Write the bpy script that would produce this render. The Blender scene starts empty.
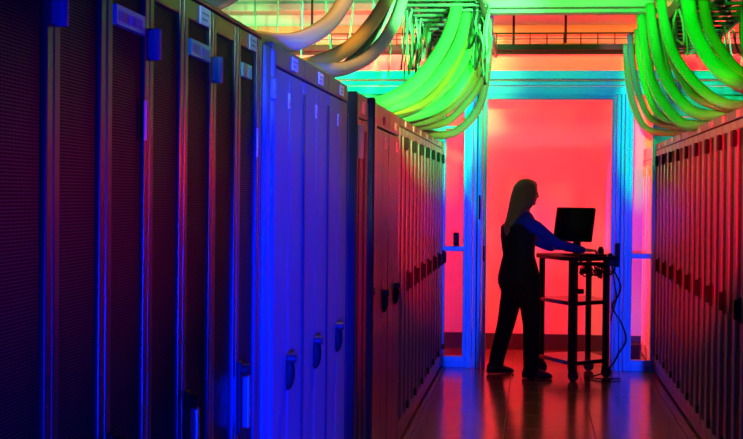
import bpy, bmesh, math, random
from mathutils import Vector, Matrix, Euler
random.seed(7)
C = bpy.context.scene.collection
V = Vector
PI = math.pi

# ------------------------------------------------------------------ camera
F_PX, PSI, PIT, ROLL, EYE = 1400.0, .1158, .0171, .0096, 1.5673
CAM_M = (Matrix.Rotation(PSI, 3, 'Z') @ Matrix.Rotation(PI/2-PIT, 3, 'X') @ Matrix.Rotation(ROLL, 3, 'Z'))
cam_data = bpy.data.cameras.new('camera')
cam = bpy.data.objects.new('camera', cam_data); C.objects.link(cam)
cam.matrix_world = Matrix.Translation((0, 0, EYE)) @ CAM_M.to_4x4()
cam_data.sensor_width = 36; cam_data.lens = F_PX/743*36
cam_data.clip_start = .05; cam_data.clip_end = 100
bpy.context.scene.camera = cam

def at(px, py, Y):
    """world point seen at a pixel, at the distance Y down the aisle"""
    d = CAM_M @ V(((px-371.5)/F_PX, (219.5-py)/F_PX, -1))
    t = Y/d.y
    return V((0, 0, EYE)) + d*t

# ------------------------------------------------------------------ helpers
def tag(o, label=None, cat=None, group=None, kind=None):
    if label: o['label'] = label
    if cat: o['category'] = cat
    if group: o['group'] = group
    if kind: o['kind'] = kind
    return o

def thing(name, label, cat, loc=(0, 0, 0), rz=0, group=None):
    o = bpy.data.objects.new(name, None); C.objects.link(o)
    o.location = loc; o.rotation_euler = (0, 0, rz); o.empty_display_size = .1
    return tag(o, label, cat, group)

def copy_tree(o, parent=None):
    c = o.copy(); C.objects.link(c)
    if parent: c.parent = parent
    for ch in [k for k in bpy.data.objects if k.parent == o]:
        copy_tree(ch, c)
    return c

class MB:
    def __init__(s): s.bm = bmesh.new()
    def box(s, x0, x1, y0, y1, z0, z1, bev=0, mi=0, M=None):
        t = bmesh.new()
        bmesh.ops.create_cube(t, size=1)
        bmesh.ops.scale(t, vec=(x1-x0, y1-y0, z1-z0), verts=t.verts)
        bmesh.ops.translate(t, vec=((x0+x1)/2, (y0+y1)/2, (z0+z1)/2), verts=t.verts)
        if bev: bmesh.ops.bevel(t, geom=list(t.edges), offset=bev, segments=2, profile=.5, affect='EDGES')
        return s.add(t, mi, M)
    def add(s, t, mi=0, M=None):
        if M is not None: bmesh.ops.transform(t, matrix=M, verts=t.verts)
        for f in t.faces: f.material_index = mi
        me = bpy.data.meshes.new('tmp'); t.to_mesh(me); t.free()
        s.bm.from_mesh(me); bpy.data.meshes.remove(me)
        return s
    def cyl(s, a, b, r, r2=None, n=14, mi=0, bev=0):
        a = V(a); b = V(b); r2 = r if r2 is None else r2
        t = bmesh.new()
        bmesh.ops.create_cone(t, cap_ends=True, segments=n, radius1=r, radius2=r2, depth=(b-a).length)
        if bev: bmesh.ops.bevel(t, geom=[e for e in t.edges if len(e.link_faces) == 2 and (len(e.link_faces[0].verts) > 4 or len(e.link_faces[1].verts) > 4)], offset=bev, segments=2, profile=.5, affect='EDGES')
        q = (b-a).to_track_quat('Z', 'Y')
        return s.add(t, mi, Matrix.Translation((a+b)/2) @ q.to_matrix().to_4x4())
    def ball(s, c, r, sc=(1, 1, 1), mi=0, n=12):
        t = bmesh.new()
        bmesh.ops.create_uvsphere(t, u_segments=n*2, v_segments=n, radius=r)
        return s.add(t, mi, Matrix.Translation(c) @ Matrix.Diagonal((*sc, 1)))
    def tube(s, pts, r, n=8, sub=6, mi=0):
        P = spline(pts, sub)
        rr = r if callable(r) else (lambda u: r)
        rings = []; up = None
        for i, p in enumerate(P):
            d = (P[min(i+1, len(P)-1)]-P[max(i-1, 0)]).normalized()
            if up is None: up = d.orthogonal().normalized()
            up = (up - d*up.dot(d)).normalized(); w = d.cross(up)
            rad = rr(i/(len(P)-1))
            rings.append([s.bm.verts.new(p+(up*math.cos(2*PI*k/n)+w*math.sin(2*PI*k/n))*rad) for k in range(n)])
        for a, b in zip(rings, rings[1:]):
            for k in range(n):
                f = s.bm.faces.new((a[k], a[(k+1) % n], b[(k+1) % n], b[k])); f.material_index = mi; f.smooth = True
        for ring in (rings[0][::-1], rings[-1]):
            f = s.bm.faces.new(ring); f.material_index = mi
        return s
    def loft(s, secs, n=16, mi=0):
        """secs: (centre, axis_a*ra, axis_b*rb) ellipses joined into a closed body"""
        rings = []
        for c, A, B in secs:
            rings.append([s.bm.verts.new(V(c)+V(A)*math.cos(2*PI*k/n)+V(B)*math.sin(2*PI*k/n)) for k in range(n)])
        for a, b in zip(rings, rings[1:]):
            for k in range(n):
                s.bm.faces.new((a[k], a[(k+1) % n], b[(k+1) % n], b[k])).material_index = mi
        s.bm.faces.new(rings[0][::-1]); s.bm.faces.new(rings[-1])
        return s
    def poly(s, pts, z0, z1, bev=0, mi=0):
        t = bmesh.new()
        lo = [t.verts.new((x, y, z0)) for x, y in pts]; hi = [t.verts.new((x, y, z1)) for x, y in pts]
        t.faces.new(lo[::-1]); t.faces.new(hi); m = len(pts)
        for k in range(m): t.faces.new((lo[k], lo[(k+1) % m], hi[(k+1) % m], hi[k]))
        bmesh.ops.recalc_face_normals(t, faces=t.faces)
        if bev: bmesh.ops.bevel(t, geom=list(t.edges), offset=bev, segments=2, profile=.5, affect='EDGES')
        return s.add(t, mi)
    def build(s, name, mats, parent=None, smooth=False, loc=None):
        bmesh.ops.recalc_face_normals(s.bm, faces=s.bm.faces)
        me = bpy.data.meshes.new(name)
        if smooth:
            for f in s.bm.faces: f.smooth = True
        s.bm.to_mesh(me); s.bm.free()
        for m in (mats if isinstance(mats, (list, tuple)) else [mats]): me.materials.append(m)
        o = bpy.data.objects.new(name, me); C.objects.link(o)
        if parent: o.parent = parent
        if loc: o.location = loc
        return o

def spline(pts, sub=6):
    P = [V(p) for p in pts]
    if len(P) < 3 or sub <= 1: return P
    Q = [P[0]*2-P[1]]+P+[P[-1]*2-P[-2]]; out = []
    for i in range(1, len(Q)-2):
        a, b, c, d = Q[i-1], Q[i], Q[i+1], Q[i+2]
        for k in range(sub):
            t = k/sub
            out.append(.5*((2*b)+(c-a)*t+(2*a-5*b+4*c-d)*t*t+(3*b-a-3*c+d)*t**3))
    out.append(P[-1]); return out

# ------------------------------------------------------------------ materials
def mat(name, col, rough=.5, metal=0, spec=.5, noise=0, nscale=8, bump=0, bscale=60, stretch=None, coat=0):
    m = bpy.data.materials.new(name); m.use_nodes = True
    nt = m.node_tree; b = nt.nodes['Principled BSDF']
    b.inputs['Base Color'].default_value = (*col, 1); b.inputs['Roughness'].default_value = rough
    b.inputs['Metallic'].default_value = metal; b.inputs['Specular IOR Level'].default_value = spec
    b.inputs['Coat Weight'].default_value = coat
    tc = nt.nodes.new('ShaderNodeTexCoord'); mp = nt.nodes.new('ShaderNodeMapping')
    if stretch: mp.inputs['Scale'].default_value = stretch
    nt.links.new(tc.outputs['Object'], mp.inputs[0])
    n = nt.nodes.new('ShaderNodeTexNoise'); n.inputs['Scale'].default_value = nscale; n.inputs['Detail'].default_value = 3
    nt.links.new(mp.outputs[0], n.inputs['Vector'])
    r = nt.nodes.new('ShaderNodeMapRange'); k = noise or .04
    r.inputs['To Min'].default_value = 1-k; r.inputs['To Max'].default_value = 1+k
    nt.links.new(n.outputs['Fac'], r.inputs['Value'])
    mx = nt.nodes.new('ShaderNodeVectorMath'); mx.operation = 'SCALE'; mx.inputs[0].default_value = col
    nt.links.new(r.outputs[0], mx.inputs['Scale']); nt.links.new(mx.outputs[0], b.inputs['Base Color'])
    if bump:
        n2 = nt.nodes.new('ShaderNodeTexNoise'); n2.inputs['Scale'].default_value = bscale
        nt.links.new(mp.outputs[0], n2.inputs['Vector'])
        bp = nt.nodes.new('ShaderNodeBump'); bp.inputs['Strength'].default_value = bump; bp.inputs['Distance'].default_value = .01
        nt.links.new(n2.outputs['Fac'], bp.inputs['Height']); nt.links.new(bp.outputs[0], b.inputs['Normal'])
    return m

def perforated(name, col, hole, rough, pitch=.012, axes=(0, 2)):
    """dark sheet with a grid of round holes"""
    m = mat(name, col, rough); nt = m.node_tree; b = nt.nodes['Principled BSDF']
    tc = nt.nodes.new('ShaderNodeTexCoord'); sp = nt.nodes.new('ShaderNodeSeparateXYZ')
    nt.links.new(tc.outputs['Object'], sp.inputs[0])
    def math_(op, *a):
        n = nt.nodes.new('ShaderNodeMath'); n.operation = op
        for i, v in enumerate(a):
            if isinstance(v, (int, float)): n.inputs[i].default_value = v
            else: nt.links.new(v, n.inputs[i])
        return n.outputs[0]
    cs = []
    for ax in axes:
        c = math_('MULTIPLY', sp.outputs[ax], 1/pitch); c = math_('FRACT', c); c = math_('SUBTRACT', c, .5); cs.append(math_('MULTIPLY', c, c))
    d = math_('SQRT', math_('ADD', cs[0], cs[1])); h = math_('LESS_THAN', d, .33)
    mx = nt.nodes.new('ShaderNodeMix'); mx.data_type = 'RGBA'
    mx.inputs['A'].default_value = (*col, 1); mx.inputs['B'].default_value = (*hole, 1)
    nt.links.new(h, mx.inputs['Factor']); nt.links.new(mx.outputs['Result'], b.inputs['Base Color'])
    s = math_('SUBTRACT', .16, math_('MULTIPLY', h, .16)); nt.links.new(s, b.inputs['Specular IOR Level'])
    return m

M = {}
M['rack'] = mat('black_rack_paint', (.035, .035, .038), .34, spec=.6)
M['stile'] = mat('dark_grey_rack_frame', (.055, .055, .06), .3, metal=.35, spec=.6)
M['perf'] = perforated('black_perforated_sheet', (.026, .026, .030), (.003, .003, .003), .5, pitch=.006)
M['rstile'] = mat('row_rack_frame', (.19, .185, .18), .36, metal=.2)
M['rperf'] = perforated('row_perforated_sheet', (.045, .042, .042), (.004, .004, .004), .45, pitch=.006)
M['grey'] = mat('grey_rack_lacquer', (.20, .22, .28), .5, spec=.12, stretch=(1, 1, .05), noise=.06, nscale=30)
M['grey_hd'] = mat('dark_header_lacquer', (.07, .075, .08), .4)
M['brown'] = mat('charcoal_door_lacquer', (.045, .042, .04), .34, spec=.5)
M['white'] = mat('white_rack_lacquer', (.78, .77, .75), .3)
M['chrome'] = mat('satin_metal', (.55, .56, .6), .22, metal=.9)
M['blackp'] = mat('black_plastic', (.010, .010, .011), .6, spec=.2)
M['label'] = mat('white_label', (.86, .86, .88), .5)
M['ink'] = mat('grey_print', (.38, .38, .42), .6)
M['pink'] = mat('coral_print', (.85, .35, .28), .5)
M['cyan'] = mat('sky_blue_print', (.25, .55, .9), .5)
M['orange'] = mat('amber_print', (.9, .5, .08), .5)
M['silver'] = mat('green_light_tinted_badge', (.22, .72, .50), .35)  # badge looks green from the light; that green is put into the colour
M['frame'] = mat('blue_light_tinted_aluminium', (.16, .68, .85), .36, noise=.05, nscale=3)  # blue-green of the lamps put into the frame's base colour
M['dark_gasket'] = mat('dark_gasket', (.03, .03, .035), .6)
M['wall'] = mat('white_wall_paint', (.80, .79, .77), .65, noise=.03, nscale=2, bump=.08, bscale=80)
M['walld'] = mat('dark_grey_wall_paint', (.05, .05, .055), .7)
M['panel'] = mat('green_light_tinted_panel', (.40, .74, .68), .5, noise=.03, nscale=2)  # white panel; the teal light on it is put into its colour
M['ceil'] = mat('dark_ceiling_paint', (.12, .12, .12), .8)
M['soffit'] = mat('green_light_tinted_soffit', (.45, .78, .60), .7)  # green light falling on the soffit put into its colour
M['base'] = mat('dark_baseboard', (.035, .03, .045), .5)
M['beam'] = mat('galvanised_duct', (.68, .70, .66), .45, noise=.10, nscale=2.5)
M['tray'] = mat('galvanised_steel', (.16, .17, .16), .38, metal=.5, noise=.1)
M['trayd'] = mat('dark_steel_channel', (.035, .02, .02), .6, metal=.3)
M['trunk'] = mat('orange_trunking', (.75, .42, .22), .5)
M['hose'] = mat('grey_conduit', (.50, .47, .43), .42, noise=.06, nscale=5)
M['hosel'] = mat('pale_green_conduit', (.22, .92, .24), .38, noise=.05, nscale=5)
M['hoseo'] = mat('ochre_conduit', (.50, .33, .10), .45, noise=.08, nscale=5)
M['hosew'] = mat('white_conduit', (.85, .85, .80), .4)
M['hosey'] = mat('yellow_orange_conduit', (.80, .45, .06), .42)
M['wire'] = mat('white_patch_cord', (.72, .78, .76), .45)
M['wireg'] = mat('green_patch_cord', (.30, .75, .38), .45)
M['wired'] = mat('dark_patch_cord', (.03, .05, .04), .5)
M['skin'] = mat('skin', (.50, .30, .22), .5)
M['hair'] = mat('dark_blonde_hair', (.26, .20, .09), .5, noise=.35, nscale=60, stretch=(3, 3, .25), bump=.4, bscale=90)
M['shirt'] = mat('blue_knit', (.02, .05, .50), .9, spec=.1, bump=.2, bscale=200)
M['vest'] = mat('black_cotton', (.010, .010, .012), .8, bump=.2, bscale=120)
M['jeans'] = mat('black_trouser_cloth', (.009, .009, .011), .85, bump=.3, bscale=60)
M['shoe'] = mat('dark_leather', (.02, .02, .025), .45)
M['screen'] = mat('dark_screen_glass', (.006, .006, .007), .12)
M['cart'] = mat('black_laminate', (.008, .008, .009), .6, spec=.2)
M['shelf'] = mat('polished_black_laminate', (.012, .012, .014), .16, spec=.8)
M['rubber'] = mat('black_rubber', (.015, .015, .015), .6)

def glass_mat(name, tint):
    m = bpy.data.materials.new(name); m.use_nodes = True; nt = m.node_tree
    nt.nodes.remove(nt.nodes['Principled BSDF']); out = nt.nodes['Material Output']
    tr = nt.nodes.new('ShaderNodeBsdfTransparent'); tr.inputs[0].default_value = (*tint, 1)
    gl = nt.nodes.new('ShaderNodeBsdfGlossy'); gl.inputs['Roughness'].default_value = .06
    fr = nt.nodes.new('ShaderNodeFresnel'); fr.inputs[0].default_value = 1.5
    n = nt.nodes.new('ShaderNodeTexNoise'); n.inputs['Scale'].default_value = 2
    r = nt.nodes.new('ShaderNodeMapRange'); r.inputs['To Min'].default_value = .04; r.inputs['To Max'].default_value = .09
    nt.links.new(n.outputs['Fac'], r.inputs['Value']); nt.links.new(r.outputs[0], gl.inputs['Roughness'])
    mx = nt.nodes.new('ShaderNodeMixShader')
    nt.links.new(fr.outputs[0], mx.inputs[0]); nt.links.new(tr.outputs[0], mx.inputs[1]); nt.links.new(gl.outputs[0], mx.inputs[2])
    nt.links.new(mx.outputs[0], out.inputs[0]); return m
M['glass'] = glass_mat('tinted_pane', (.62, .60, .66))
M['glass_clear'] = glass_mat('clear_pane', (.95, .95, .96))

def floor_mat():
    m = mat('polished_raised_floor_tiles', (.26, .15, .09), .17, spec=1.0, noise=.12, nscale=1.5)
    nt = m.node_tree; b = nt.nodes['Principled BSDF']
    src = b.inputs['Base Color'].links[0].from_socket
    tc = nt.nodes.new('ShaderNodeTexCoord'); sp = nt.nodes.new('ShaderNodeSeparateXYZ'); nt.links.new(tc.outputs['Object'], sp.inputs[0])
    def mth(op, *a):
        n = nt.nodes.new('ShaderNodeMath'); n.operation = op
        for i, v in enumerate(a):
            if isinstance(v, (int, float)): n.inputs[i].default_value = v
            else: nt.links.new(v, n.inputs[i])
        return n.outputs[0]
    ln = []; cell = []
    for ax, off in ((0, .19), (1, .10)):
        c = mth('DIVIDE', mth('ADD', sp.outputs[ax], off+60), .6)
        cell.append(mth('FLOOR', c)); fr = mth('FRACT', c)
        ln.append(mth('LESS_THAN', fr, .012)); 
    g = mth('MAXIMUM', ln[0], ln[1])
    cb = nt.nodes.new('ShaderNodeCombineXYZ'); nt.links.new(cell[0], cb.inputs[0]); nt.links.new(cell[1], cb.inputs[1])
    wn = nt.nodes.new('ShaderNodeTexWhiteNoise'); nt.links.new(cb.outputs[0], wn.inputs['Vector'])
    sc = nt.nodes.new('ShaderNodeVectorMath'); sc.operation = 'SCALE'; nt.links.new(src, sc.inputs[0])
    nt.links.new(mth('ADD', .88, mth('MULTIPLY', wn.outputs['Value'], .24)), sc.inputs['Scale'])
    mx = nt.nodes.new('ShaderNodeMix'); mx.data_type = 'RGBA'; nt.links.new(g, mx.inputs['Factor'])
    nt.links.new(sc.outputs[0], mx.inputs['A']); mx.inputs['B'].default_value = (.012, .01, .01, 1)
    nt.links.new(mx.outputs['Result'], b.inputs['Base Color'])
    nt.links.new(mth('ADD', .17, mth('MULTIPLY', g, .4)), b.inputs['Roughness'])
    # very slight unevenness from tile to tile
    n = nt.nodes.new('ShaderNodeTexNoise'); n.inputs['Scale'].default_value = 3.0
    nt.links.new(tc.outputs['Object'], n.inputs['Vector'])
    bp = nt.nodes.new('ShaderNodeBump'); bp.inputs['Strength'].default_value = .12; bp.inputs['Distance'].default_value = .02
    nt.links.new(n.outputs['Fac'], bp.inputs['Height']); nt.links.new(bp.outputs[0], b.inputs['Normal'])
    return m
M['floor'] = floor_mat()

# ------------------------------------------------------------------ the setting
XL, XR, YP, YW = -.83, 1.08, 12.85, 14.45
def struct(name, mb, m): return tag(mb.build(name, m), kind='structure')
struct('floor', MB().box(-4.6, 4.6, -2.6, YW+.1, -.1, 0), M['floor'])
struct('ceiling', MB().box(-4.6, 4.6, -2.6, YW+.1, 3.85, 3.95), M['ceil'])
struct('wall_back', MB().box(-4.6, 4.6, YW, YW+.1, 0, 3.85), M['wall'])
struct('wall_left', MB().box(-4.6, -4.5, -2.5, YW, 0, 3.85), M['walld'])
struct('wall_right', MB().box(4.5, 4.6, -2.5, YW, 0, 3.85), M['walld'])
struct('wall_front', MB().box(-4.6, 4.6, -2.6, -2.5, 0, 3.85), M['walld'])
struct('baseboard_back', MB().box(-4.5, 4.5, YW-.02, YW, 0, .165, .004), M['base'])
# soffit at the top of the back wall
struct('trim_1', MB().box(-4.5, 4.5, 14.15, YW, 3.44, 3.85, .01).box(-4.5, 4.5, 14.10, 14.15, 3.44, 3.52, .01), M['soffit'])

# partition: solid panels either side, header, glazed sidelights, doorway
wp = MB()
for x0, x1 in ((-4.5, -.82), (1.07, 4.5)):
    xs = [x0]
    step = 1.2
    if x0 < 0:
        x = -.82
        cuts = []
        while x-step > x0: x -= step; cuts.append(x)
        xs = [x0]+cuts[::-1]+[-.82]
    else:
        x = 1.07; xs = [x]
        while x+step < x1: x += step; xs.append(x)
        xs.append(x1)
    for a, b in zip(xs, xs[1:]):
        wp.box(a+.003, b-.003, YP, YP+.06, 0, 2.30, .004)
        wp.box(a+.003, b-.003, YP, YP+.06, 2.306, 2.52, .004)
struct('wall_partition', wp, M['panel'])
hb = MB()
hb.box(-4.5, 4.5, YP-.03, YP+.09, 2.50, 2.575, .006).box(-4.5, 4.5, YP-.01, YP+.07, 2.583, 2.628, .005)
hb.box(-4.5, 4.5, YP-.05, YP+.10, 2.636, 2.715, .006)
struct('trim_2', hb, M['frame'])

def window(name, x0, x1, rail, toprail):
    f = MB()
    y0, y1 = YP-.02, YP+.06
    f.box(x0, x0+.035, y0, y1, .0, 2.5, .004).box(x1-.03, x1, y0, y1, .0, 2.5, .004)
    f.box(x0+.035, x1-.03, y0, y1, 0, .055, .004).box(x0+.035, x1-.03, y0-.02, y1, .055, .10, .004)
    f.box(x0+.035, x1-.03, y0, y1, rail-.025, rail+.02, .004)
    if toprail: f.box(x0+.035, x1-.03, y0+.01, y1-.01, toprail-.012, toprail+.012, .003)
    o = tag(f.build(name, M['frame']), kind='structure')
    g = MB().box(x0+.03, x1-.025, YP+.015, YP+.021, .09, 2.5); g.build('pane', M['glass'] if x0 < 0 else M['glass_clear'], o)
    return o
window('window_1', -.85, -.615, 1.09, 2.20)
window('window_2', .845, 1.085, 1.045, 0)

# sliding glass door frame round the open doorway
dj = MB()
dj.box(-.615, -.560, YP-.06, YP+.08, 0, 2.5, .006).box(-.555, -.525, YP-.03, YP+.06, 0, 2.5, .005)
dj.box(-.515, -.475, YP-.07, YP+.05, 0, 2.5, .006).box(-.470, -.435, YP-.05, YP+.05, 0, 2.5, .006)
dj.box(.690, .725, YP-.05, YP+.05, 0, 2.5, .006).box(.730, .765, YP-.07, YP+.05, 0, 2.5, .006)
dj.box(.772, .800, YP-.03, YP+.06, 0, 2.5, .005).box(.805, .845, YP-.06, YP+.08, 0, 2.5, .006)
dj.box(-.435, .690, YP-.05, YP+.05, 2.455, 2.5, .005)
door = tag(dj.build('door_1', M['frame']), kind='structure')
MB().box(-.505, -.487, YP-.10, YP-.07, 1.36, 1.58, .004).build('pull_handle', M['blackp'], door)
MB().box(-.462, -.446, YP-.075, YP-.05, .98, 1.12, .004).build('lock_case', M['blackp'], door)
MB().box(-.525, -.515, YP-.03, YP+.03, 0, 2.5).box(.765, .772, YP-.03, YP+.03, 0, 2.5).build('gasket', M['dark_gasket'], door)

# ------------------------------------------------------------------ racks
# local frame: x runs along the row, -y is out towards the aisle
def header_label(par, x0, w=.10, z=2.02):
    m = MB().box(x0, x0+w, -.004, .0, z-.022, z+.022, 0, 0)
    for k in range(2): m.box(x0+.012, x0+w-.012-.02*k, -.0046, -.0035, z+.004-.015*k, z+.009-.015*k, 0, 1)
    return m.build('name_strip', [M['label'], M['ink']], par)

def leaf(par, x0, x1, z0, z1, fm, pm, st=.035, solid=False):
    f = MB()
    if solid:
        f.box(x0+.003, x1-.003, 0, .028, z0, z1, .006)
        return f.build('door', fm, par)
    f.box(x0+.0015, x0+st, -.002, .034, z0, z1, .004).box(x1-st, x1-.0015, -.002, .034, z0, z1, .004)
    f.box(x0+st, x1-st, 0, .03, z1-.05, z1, .004).box(x0+st, x1-st, 0, .03, z0, z0+.06, .004)
    d = f.build('door', fm, par)
    MB().box(x0+st-.001, x1-st+.001, .008, .014, z0+.055, z1-.045).build('perforated_panel', pm, d)
    return d

def swing_handle(par, x, z, long=False, lever='chrome'):
    h = MB()
    if long:
        h.box(x-.016, x+.016, -.012, 0, z-.17, z+.035, .004, 0)
        h.cyl((x, -.012, z+.012), (x, -.034, z+.012), .016, mi=0)
        h.box(x-.011, x+.011, -.036, -.014, z-.155, z-.005, .006, 1)
    else:
        h.box(x-.02, x+.02, -.016, 0, z-.068, z+.068, .005, 0)
        h.box(x-.013, x+.013, -.036, -.014, z-.05, z+.055, .005, 0)
    return h.build('swing_handle', [M['blackp'], M[lever]], par)

def oval_handle(par, x, z):
    h = MB().ball((x, -.004, z-.02), .062, (.30, .40, 1.0), 0).cyl((x, 0, z+.028), (x, -.035, z+.028), .017, mi=1, bev=.003)
    return h.build('turn_handle', [M['blackp'], M['rack']], par, smooth=False)

def casing(par, w, hdr, body, top=2.055, dep=1.0, hb=1.935):
    c = MB()
    c.box(.002, w-.002, .04, dep, .06, top-.012, .004, 0).box(.002, w-.002, .0, .04, hb, top, .005, 1)
    c.box(.002, w-.002, .05, dep, 0, .06, 0, 0).box(.002, w-.002, .004, .06, .02, .085, .004, 1)
    c.box(.002, w-.002, .03, dep, top-.014, top-.004, .003, 0)
    return c.build('casing', [body, hdr], par)

def badge(par, x0, x1, z, kind):
    m = MB().box(x0, x1, -.006, .008, z-.02, z+.02, .001, 0)
    if kind == 'text':
        cols = [1, 1, 2, 1, 3, 1, 1]
        n = 9; dx = (x1-x0-.03)/n
        for k in range(n):
            m.box(x0+.015+k*dx, x0+.015+k*dx+dx*.6, -.0068, -.0058, z-.011, z+.009, 0, cols[k % 7])
        return m.build('badge', [M['silver'], M['ink'], M['orange'], M['cyan']], par)
    else:
        m.box(x0+.004, (x0+x1)/2-.01, -.0068, -.0058, z-.017, z+.017, 0, 1)
        m.box((x0+x1)/2+.005, x1-.006, -.0068, -.0058, z-.014, z+.012, 0, 2)
        return m.build('badge', [M['silver'], M['pink'], M['cyan']], par)

def sticker(par, x, z, w=.035, h=.05, kind=0):
    m = MB().box(x, x+w, -.0022, 0, z-h/2, z+h/2, 0, 0)
    if kind == 0: m.box(x+.005, x+w-.005, -.0028, -.002, z-h*.38, z-h*.1, 0, 1)
    elif kind == 1: m.box(x+.003, x+w*.5, -.0028, -.002, z-h*.45, z+h*.1, 0, 1).box(x+w*.45, x+w-.002, -.0028, -.002, z-h*.1, z+h*.42, 0, 2)
    return m.build('sticker', [M['label'], M['pink'], M['cyan']], par)

def clamp(par, x, z, h=.068, r=.013):
    return MB().cyl((x, -.014, z-h/2), (x, -.014, z+h/2), r, mi=0, bev=.003).box(x-r*.95, x+r*.95, -.014, 0, z-h/2+.004, z+h/2-.004, .002, 0).build('hinge_block', M['hinge'], par)
M['hinge'] = mat('grey_hinge_metal', (.26, .26, .30), .35)
M['hingeb'] = M['blackp']

def rack(name, label, side, y0, w=.6, style='mesh', group=None, hx=.03, **k):
    if side == 'L': t = thing(name, label, 'server rack', (XL, y0, 0), PI/2, group)
    else: t = thing(name, label, 'server rack', (XR, y0+w, 0), -PI/2, group)
    if style == 'mesh':
        casing(t, w, M['stile'], M['rack'])
        a = leaf(t, 0, w/2, .09, 1.93, M['stile'], M['perf'])
        b = leaf(t, w/2, w, .09, 1.93, M['stile'], M['perf'])
    return t

LEFT_G = 'black perforated racks at the near left'
ords = ['Nearest black perforated-door rack at the left edge of the picture', 'Second nearest black perforated-door rack on the left, with a badge below its header',
        'Third black perforated-door rack on the left, with bright lever handle and white name strip', 'Fourth black perforated-door rack on the left, touching the bright blue filler panel']
for i in range(4):
    y0 = 2.045+.605*i
    w = .6 if i < 3 else .36
    t = thing('server_rack', ords[i], 'server rack', (XL, y0, 0), PI/2, LEFT_G)
    casing(t, w, M['stile'], M['rack'], hb=2.042)
    a = leaf(t, 0, .30, .09, 2.038, M['stile'], M['perf'])
    if i < 3: leaf(t, .30, .6, .09, 2.038, M['stile'], M['perf'])
    else: leaf(t, .30, .36, .09, 2.038, M['stile'], M['perf'], st=.025)
    if i > 0: swing_handle(a, .03, 1.06, True)
    if i < 3: clamp(t, .30, 1.888)
    badge(a, .045, .25 if i < 3 else .17, 1.922, 'text' if i < 3 else 'blocks')
    header_label(t, .15 if i else .2, z=2.012)
    if i in (1, 3):
        MB().box(.245, .262, -.0075, -.004, 1.68, 1.765, .001).build('sticker', M['label'], a)

# bright filler column closing the black racks off
t = thing('filler_column', 'Bright blue rounded filler column between black racks and blue racks on the left', 'rack panel', (XL, 4.225, 0), PI/2)
MB().box(.182-.18, .075, -.012, .30, 0, 2.03, .014).box(.125, .165, -.012, .30, 0, 2.03, .012).build('post', M['grey'], t)
MB().box(.075, .125, .01, .30, .02, 2.02).build('channel', M['grey_hd'], t)
clamp(t, .10, 1.90, .065, .010)
MB().box(.085, .112, .0, .0101, 1.17, 1.22, .002).build('latch', M['chrome'], t)

# three grey racks with solid double doors (they shine blue)
for i in range(3):
    y0 = 4.40+.592*i; w = .592
    t = thing('server_rack', ['First of three blue-lit grey racks with solid double doors, nearest the camera', 'Middle of three blue-lit grey racks with solid double doors',
              'Farthest of three blue-lit grey racks, its name strip amber toned'][i], 'server rack', (XL, y0, 0), PI/2, 'blue-lit solid door racks')
    casing(t, w, M['grey_hd'], M['rack'], hb=1.982)
    a = leaf(t, .012, w/2, .09, 1.976, M['grey'], None, solid=True)
    b = leaf(t, w/2, w-.012, .09, 1.976, M['grey'], None, solid=True)
    MB().box(.0, .014, -.006, .04, .06, 1.93, .005).box(w-.014, w, -.006, .04, .06, 1.93, .005).build('edge_strip', M['stile'], t)
    oval_handle(b, w/2-.01, .985)
    header_label(t, .33, z=2.017, w=.11)
    sticker(b, w/2-.03, 1.885, kind=0 if i < 2 else 1)

# dark recess panel, red rack, dark blue post
t = thing('filler_panel', 'Dark recessed filler panel after the last blue rack, with green edge', 'rack panel', (XL, 6.18, 0), PI/2)
MB().box(0, .05, .03, .5, 0, 2.03, .003).box(.06, .26, .045, .5, 0, 2.05, .004).build('panel', M['rack'], t)
MB().box(.27, .31, -.01, .5, 0, 2.05, .01).build('edge_post', M['stile'], t)
t = thing('server_rack', 'Narrow red-lit rack with green hinge between two dark columns on the left', 'server rack', (XL, 6.50, 0), PI/2)
casing(t, .42, M['grey_hd'], M['rack'])
a = leaf(t, 0, .21, .09, 1.93, M['brown'], M['perf'], st=.03); b = leaf(t, .21, .42, .09, 1.93, M['brown'], M['perf'], st=.03)
clamp(t, .02, 1.82, .16, .02)
MB().box(.19, .28, -.004, 0, 1.96, 2.02).build('name_strip', M['label'], t)
t = thing('filler_column', 'Dark navy column beside the narrow red-lit rack on the left', 'rack panel', (XL, 6.93, 0), PI/2)
MB().box(.0, .2, .02, .5, 0, 2.04, .004).box(.21, .245, -.012, .5, 0, 2.07, .010).box(.27, .38, -.006, .5, 0, 2.05, .01).build('post', M['stile'], t)
MB().box(.285, .31, -.012, -.006, 1.05, 1.09, .002).build('latch', M['chrome'], t)

for i in range(2):
    y0 = 7.33+.635*i; w = .63
    t = thing('server_rack', ['Nearer of two charcoal solid-door racks with oval handles, mid left row', 'Farther of two charcoal solid-door racks with oval handles, mid left row'][i], 'server rack', (XL, y0, 0), PI/2, 'charcoal solid door racks')
    casing(t, w, M['brown'], M['rack'])
    a = leaf(t, .01, w/2, .09, 1.925, M['brown'], None, solid=True); b = leaf(t, w/2, w-.01, .09, 1.925, M['brown'], None, solid=True)
    oval_handle(b, w/2+.09, 1.0)
    MB().box(.33, .43, -.004, 0, 1.955, 2.0).build('name_strip', M['pink'], t)
    sticker(b, w/2+.12, 1.86, .05, .06, kind=1)

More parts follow.
